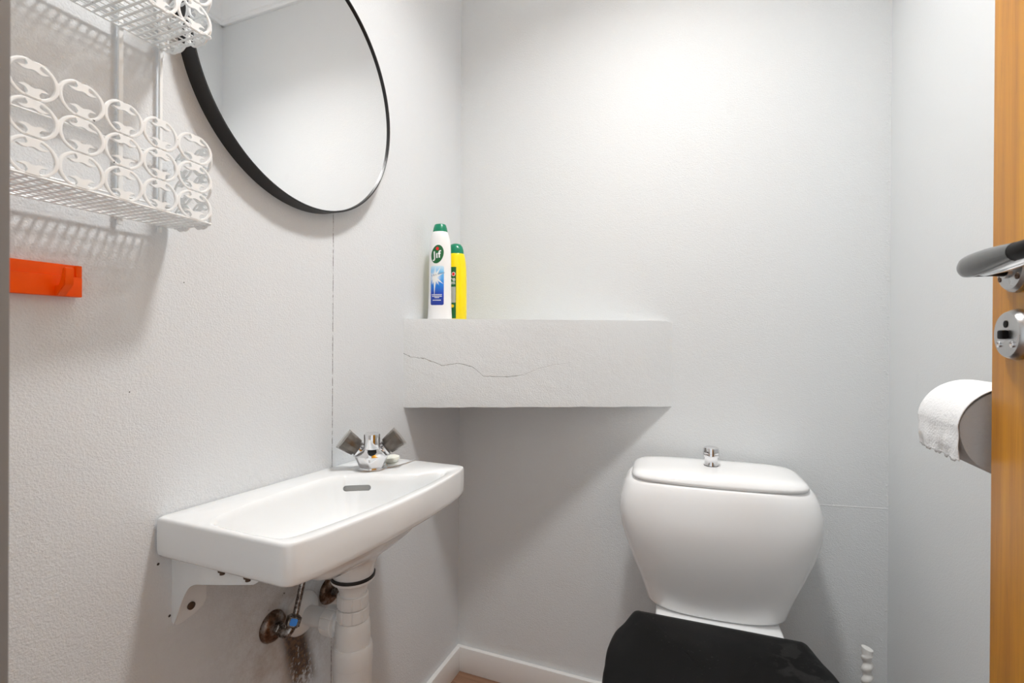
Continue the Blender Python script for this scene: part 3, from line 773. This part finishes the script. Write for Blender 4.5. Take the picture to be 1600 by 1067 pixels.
bm = bmesh.new(); lathe(bm, [(.0145, 0), (.0150, .001), (.0146, .004), (.0140, .010), (.0140, .019), (.0146, .0205), (.0168, .0215), (.0174, .026), (.0172, .0275), (.0172, .0290), (.0174, .0305), (.0170, .038), (.0160, .0415), (.0135, .0430), (.0125, .0425), (.005, .0418)], org=(-.006, -.085, .7158), seg=40)
kb = obj('flush_knob', bm, M_CHROME, toi, angle=30); kb['label'] = 'chrome pull knob'
bm = bmesh.new(); lathe(bm, [(.0152, 0), (.0158, .0008), (.0152, .0022), (.014, .0026)], org=(-.006, -.085, .7155), seg=32); obj('knob_gasket', bm, M_BLK, kb)
def egg(hw, yr, yf, z, n=96, rear=.158):
    """seat outline: straight back edge at yr with tight corners, sides widening forward, round front at yf"""
    ctl = [(rear * hw / .19 * .93, yr), (rear * hw / .19, yr - .006 * hw / .19), (hw * .90, yr - .055), (hw * .97, yr - .095), (hw, yr - .150), (hw * .985, yr - .20)]
    ym = yr - .20; side = smoothpath([(x, y, 0) for x, y in ctl], 6)
    L = yf - ym
    front = [Vector((hw * .985 * cos(t), ym + L * sin(t), 0)) for t in [pi / 2 * k / 20 for k in range(1, 20)]]
    half = side + front
    pts = [Vector((p.x, p.y, z)) for p in half] + [Vector((0, yf, z))] + [Vector((-p.x, p.y, z)) for p in reversed(half)]
    return pts
bm = bmesh.new()
loft(bm, [egg(.10, -.06, -.42, .0005), egg(.115, -.04, -.45, .002), egg(.115, -.04, -.45, .05), egg(.118, -.05, -.47, .16), egg(.142, -.09, -.56, .26), egg(.172, -.17, -.645, .34), egg(.182, -.225, -.655, .372), egg(.182, -.232, -.655, .386), egg(.176, -.240, -.645, .3895)])
obj('bowl', bm, M_PORC, toi, angle=60)
bm = bmesh.new(); box(bm, (-.1240, -.215, .362), (.1240, -.010, .4085), .006, 3); obj('rear_deck', bm, M_PORC, toi)
bm = bmesh.new()
yr, yf = -.208, -.650
loft(bm, [egg(.183, yr, yf, .3905), egg(.190, yr, yf - .006, .3925), egg(.190, yr, yf - .006, .4005), egg(.184, yr, yf, .4035)]); obj('seat', bm, M_LID, toi, angle=50)
bm = bmesh.new()
loft(bm, [egg(.190, yr + .002, yf, .4040), egg(.1955, yr + .006, yf - .008, .4065), egg(.1975, yr + .0075, yf - .010, .4105), egg(.1960, yr + .0060, yf - .008, .4150), egg(.1915, yr + .001, yf - .003, .4185), egg(.180, yr - .012, yf + .010, .4210), egg(.14, yr - .05, yf + .05, .4232), egg(.08, yr - .11, yf + .12, .4245), egg(.02, yr - .19, yf + .20, .4248)])
bmesh.ops.rotate(bm, verts=bm.verts, cent=(0, yr, 0), matrix=Matrix.Rotation(radians(-2.6), 3, 'Z'))
bmesh.ops.translate(bm, verts=bm.verts, vec=(-.006, 0, 0))
ld = obj('toilet_lid', bm, M_LID, toi, angle=60); ld['label'] = 'black dusty plastic lid'
for s in (1, -1):
    bm = bmesh.new(); lathe(bm, [(.006, -.014), (.0075, -.012), (.0075, .012), (.006, .014)], org=(s * .075, -.213, .4065), axis=(1, 0, 0), seg=20); obj('hinge', bm, M_LID, toi)

# ------------------------------------------------------------------ toilet brush
tb = empty('toilet_brush', (.318, 1.2, 0), 'white toilet brush with twisted handle in the corner beside the toilet', 'brush')
bm = bmesh.new()
rings = []
n = 170; z0, z1 = .06, .368
for k in range(n):
    z = z0 + (z1 - z0) * k / (n - 1); ph = 2 * pi * z / .024
    kk = 1.0
    if k > n - 8: kk = 1.12
    ring_ = []
    for i in range(24):
        t = 2 * pi * i / 24; r = .0090 * kk * (1 + (.0 if k > n - 8 else .20) * cos(t - ph) )
        ring_.append(Vector((r * cos(t), r * sin(t), z + (.5 * (r * cos(t)) * -.5 if k > n - 8 else 0))))
    rings.append(ring_)
loft(bm, rings); obj('handle', bm, M_BRUSH, tb, angle=70)
bm = bmesh.new(); lathe(bm, [(.036, 0), (.040, .002), (.043, .05), (.044, .105), (.0415, .105), (.039, .01), (.01, .008)], seg=40); obj('holder', bm, M_BRUSH, tb)
bm = bmesh.new(); lathe(bm, [(.012, .012), (.028, .018), (.031, .05), (.026, .085), (.010, .095)], seg=40, mod=lambda t, z: 1 - .06 * abs(sin(14 * t))); obj('bristles', bm, M_TISS, tb)

# ------------------------------------------------------------------ toilet paper on the right wall
RXc, RZc, RR = .302, .905, .0475
hd = empty('paper_holder', (XR, .705, RZc), 'small wall holder carrying the toilet paper behind the door', 'holder')
bm = bmesh.new(); tube(bm, smoothpath([(XR - .001, .768, RZc), (XR - .045, .768, RZc), (RXc + .012, .768, RZc + .006), (RXc, .764, RZc + .0145), (RXc, .75, RZc + .0148), (RXc, .70, RZc + .0148), (RXc, .650, RZc + .0148)], 6), [.0045] * 37, 18); world(obj('arm', bm, M_CHROME), hd)
bm = bmesh.new(); lathe(bm, [(.018, 0), (.018, .003), (.015, .005), (.005, .0055)], org=(XR, .768, RZc), axis=(-1, 0, 0), seg=32); world(obj('wall_plate', bm, M_CHROME), hd)
tp = empty('toilet_paper', (RXc, .705, RZc - RR), 'roll of white toilet paper on the wall, partly hidden by the door', 'toilet paper')
bm = bmesh.new()
y0, y1 = .656, .757
lathe(bm, [(.0195, 0), (.0195, .0), (RR - .002, .0), (RR - .0005, .001), (RR, .003), (RR, y1 - y0 - .003), (RR - .002, y1 - y0), (.0195, y1 - y0)], org=(RXc, y0, RZc), axis=(0, 1, 0), seg=96, cap0=False, cap1=False, mod=lambda t, z: 1 + .012 * sin(3 * t + .6) + .008 * sin(7 * t))
R2 = lathe(bm, [(.0195, 0), (.0195, y1 - y0)], org=(RXc, y0, RZc), axis=(0, 1, 0), seg=96, cap0=False, cap1=False)
o = world(obj('roll', bm, M_TEND, angle=40), tp)
# outer wrap: over the top, down in front and hanging free
bm = bmesh.new()
path = []
for k in range(40):
    a = radians(-62 + (172 + 62) * k / 39)
    r = RR + .0022 + (.0035 * max(0, -a) if a < 0 else 0)
    path.append((RXc + r * cos(a), RZc + r * sin(a)))
xe, ze = path[-1]
for k in range(1, 18):
    path.append((xe + .0006 * k / 17 + .0008 * sin(k * .5) * k / 17, ze - .0385 * k / 17))
ny = 36
grid = []
for i, (x, z) in enumerate(path):
    row = []
    for j in range(ny + 1):
        y = y0 - .0012 + (y1 - y0 + .0024) * j / ny
        f_ = max(0, (i - 40) / 17)
        w_ = (.0016 * sin(y * 110 + i * .12) + .0005 * sin(y * 260 - i * .3)) * f_
        dz = (.0015 * sin(y * 300) + .0010 * sin(y * 900)) * (1 if i == len(path) - 1 else 0)
        row.append(Vector((x + w_, y, z + dz)))
    grid.append(row)
Vg = [[bm.verts.new(p) for p in r] for r in grid]
for a, b in zip(Vg, Vg[1:]):
    for j in range(ny): bm.faces.new((a[j], a[j + 1], b[j + 1], b[j]))
o = world(obj('loose_sheet', bm, M_TISS, angle=80), tp)
md = o.modifiers.new('thick', 'SOLIDIFY'); md.thickness = .0007; md.offset = 1

# ------------------------------------------------------------------ open door
DXF, DYE = .270, .632                      # door face, free edge
bm = bmesh.new(); box(bm, (DXF, DYE - .545, .008), (DXF + .040, DYE, 2.02), .0012, 2)
door = struct(obj('door_1', bm, M_OAK), 'honey coloured wooden door standing open along the right picture edge', 'door')
HY, HZ = .588, 1.0705
bm = bmesh.new(); lathe(bm, [(.0232, 0), (.0235, .001), (.0230, .004), (.0205, .0068), (.015, .0075), (.0105, .0080), (.0100, .011)], org=(DXF, HY, HZ), axis=(-1, 0, 0), seg=56)
handle = obj('door_handle', bm, M_NICK, door, angle=30)
handle['label'] = 'lever handle with grey grip on a metal rose'
bm = bmesh.new(); lathe(bm, [(.0085, .009), (.0078, .018), (.0078, .036), (.006, .040)], org=(DXF, HY, HZ), axis=(-1, 0, 0), seg=28); obj('neck', bm, M_DARK, handle)
def lever(bm, y_a, y_b, prof, dx=0, dz=0):
    rings = []
    for k, (t, hh, ww) in enumerate(prof):
        y = y_a + (y_b - y_a) * t; cz_up = .0012 * max(0, (.585 - y) / .089)
        rings.append([Vector((DXF - .043 + dx + ww * cos(2 * pi * i / 28), y, HZ + dz + cz_up + hh * sin(2 * pi * i / 28))) for i in range(28)])
    loft(bm, rings)
bm = bmesh.new(); lever(bm, .5850, .496, [(0, .0012, .001), (.012, .0045, .0032), (.04, .0072, .0050), (.09, .0093, .0062), (.18, .0103, .0070), (.35, .0106, .0075), (.55, .0103, .0078), (.8, .0090, .0078), (1, .0076, .0076)]); g = obj('grip', bm, M_GRIP, handle, angle=60); g['label'] = 'glossy grey grip'
bm = bmesh.new(); lever(bm, .496, .458, [(0, .0073, .0072), (.1, .0073, .0074), (.5, .0070, .0072), (.8, .0066, .0064), (.95, .009, .005), (1, .004, .002)]); g = obj('grip_end_reflection', bm, M_DARK, handle, angle=60); g['label'] = 'near end of the grip, a dark reflection painted black'  # reflection of the dark corridor, given as a black section
bm = bmesh.new(); lever(bm, .577, .466, [(0, .0015, .001), (.05, .006, .004), (.2, .0098, .0062), (.5, .0106, .007), (.7, .0096, .007), (1, .0080, .006)], .0045, -.0016); obj('lever_core', bm, M_CHROME, handle, angle=60)
bm = bmesh.new()
for a in (215, 325, 90):
    lathe(bm, [(.0030, 0), (.0030, .0012), (.0018, .0016), (.0006, .0010)], org=(DXF - .0066, HY + .0165 * cos(radians(a)), HZ + .0165 * sin(radians(a))), axis=(-1, 0, 0), seg=16)
obj('screw', bm, M_BOLT, handle)
EZ = 1.0080
bm = bmesh.new(); lathe(bm, [(.0235, 0), (.0238, .001), (.0232, .004), (.0212, .0078), (.0205, .0085), (.010, .0088), (.002, .0088)], org=(DXF, HY, EZ), axis=(-1, 0, 0), seg=56)
rose = obj('lock_rose', bm, M_NICK, door, angle=28); rose['label'] = 'round metal rose with black turn spindle'
bm = bmesh.new(); box(bm, (DXF - .0135, HY - .0048, EZ - .0042), (DXF - .0085, HY + .0048, EZ + .0042), .0018, 2); obj('turn_spindle', bm, M_DARK, rose)
bm = bmesh.new(); lathe(bm, [(.0034, 0), (.0034, .0006), (.0018, .0007)], org=(DXF - .0087, HY, EZ + .0098), axis=(-1, 0, 0), seg=20); obj('indicator_window', bm, M_DARK, rose)
for s in (1, -1):
    bm = bmesh.new(); lathe(bm, [(.0030, 0), (.0030, .0010), (.0022, .0014), (.0010, .0004)], org=(DXF - .0086, HY + s * .0105, EZ - .0090), axis=(-1, 0, 0), seg=18); obj('screw', bm, M_CHROME, rose)

# ------------------------------------------------------------------ ceiling lamp
LXY = (-.100, .700)
lamp = empty('ceiling_lamp', (*LXY, ZC), 'round opal glass lamp in the middle of the ceiling', 'lamp')
bm = bmesh.new(); lathe(bm, [(.100, 0), (.104, -.004), (.104, -.120), (.102, -.124), (.097, -.124), (.0935, -.120), (.0920, -.050)], seg=56, cap1=False); obj('base', bm, M_LSIDE, lamp)  # rim made deep to hold lamp light off the upper walls
bm = bmesh.new(); lathe(bm, [(.0915, -.0500), (.0915, -.0530), (.088, -.0550), (.05, -.0565), (.015, -.0570)], seg=56); obj('opal_diffuser', bm, M_LAMP, lamp, angle=60)

# ------------------------------------------------------------------ world, camera, output look
w = bpy.data.worlds.new('World'); SC.world = w; w.use_nodes = True
w.node_tree.nodes['Background'].inputs[0].default_value = (.93, .97, 1, 1); w.node_tree.nodes['Background'].inputs[1].default_value = .95
cam = bpy.data.cameras.new('Camera'); co = bpy.data.objects.new('Camera', cam); COL.objects.link(co)
cam.sensor_width = 36; cam.lens = 755.6 / 1600 * 36; cam.clip_start = .01
yaw, pit, ro = radians(21.64), radians(-.136), radians(.338)
fw = Vector((-sin(yaw) * cos(pit), cos(yaw) * cos(pit), sin(pit))); r0 = Vector((cos(yaw), sin(yaw), 0)); u0 = r0.cross(fw)
rr_, uu_ = r0 * cos(ro) + u0 * sin(ro), u0 * cos(ro) - r0 * sin(ro)
mt = Matrix((rr_, uu_, -fw)).transposed().to_4x4(); mt.translation = (0, 0, 1.0); co.matrix_world = mt
cam.dof.use_dof = True; cam.dof.focus_distance = .80; cam.dof.aperture_fstop = 10.0
SC.camera = co
SC.view_settings.view_transform = 'Standard'; SC.view_settings.look = 'None'; SC.view_settings.gamma = 1; SC.view_settings.use_curve_mapping = False
SC.view_settings.exposure = .06
SC.cycles.use_denoising = True; SC.cycles.max_bounces = 16; SC.cycles.diffuse_bounces = 8; SC.cycles.glossy_bounces = 6
SC.cycles.sample_clamp_indirect = 8; SC.cycles.caustics_reflective = False
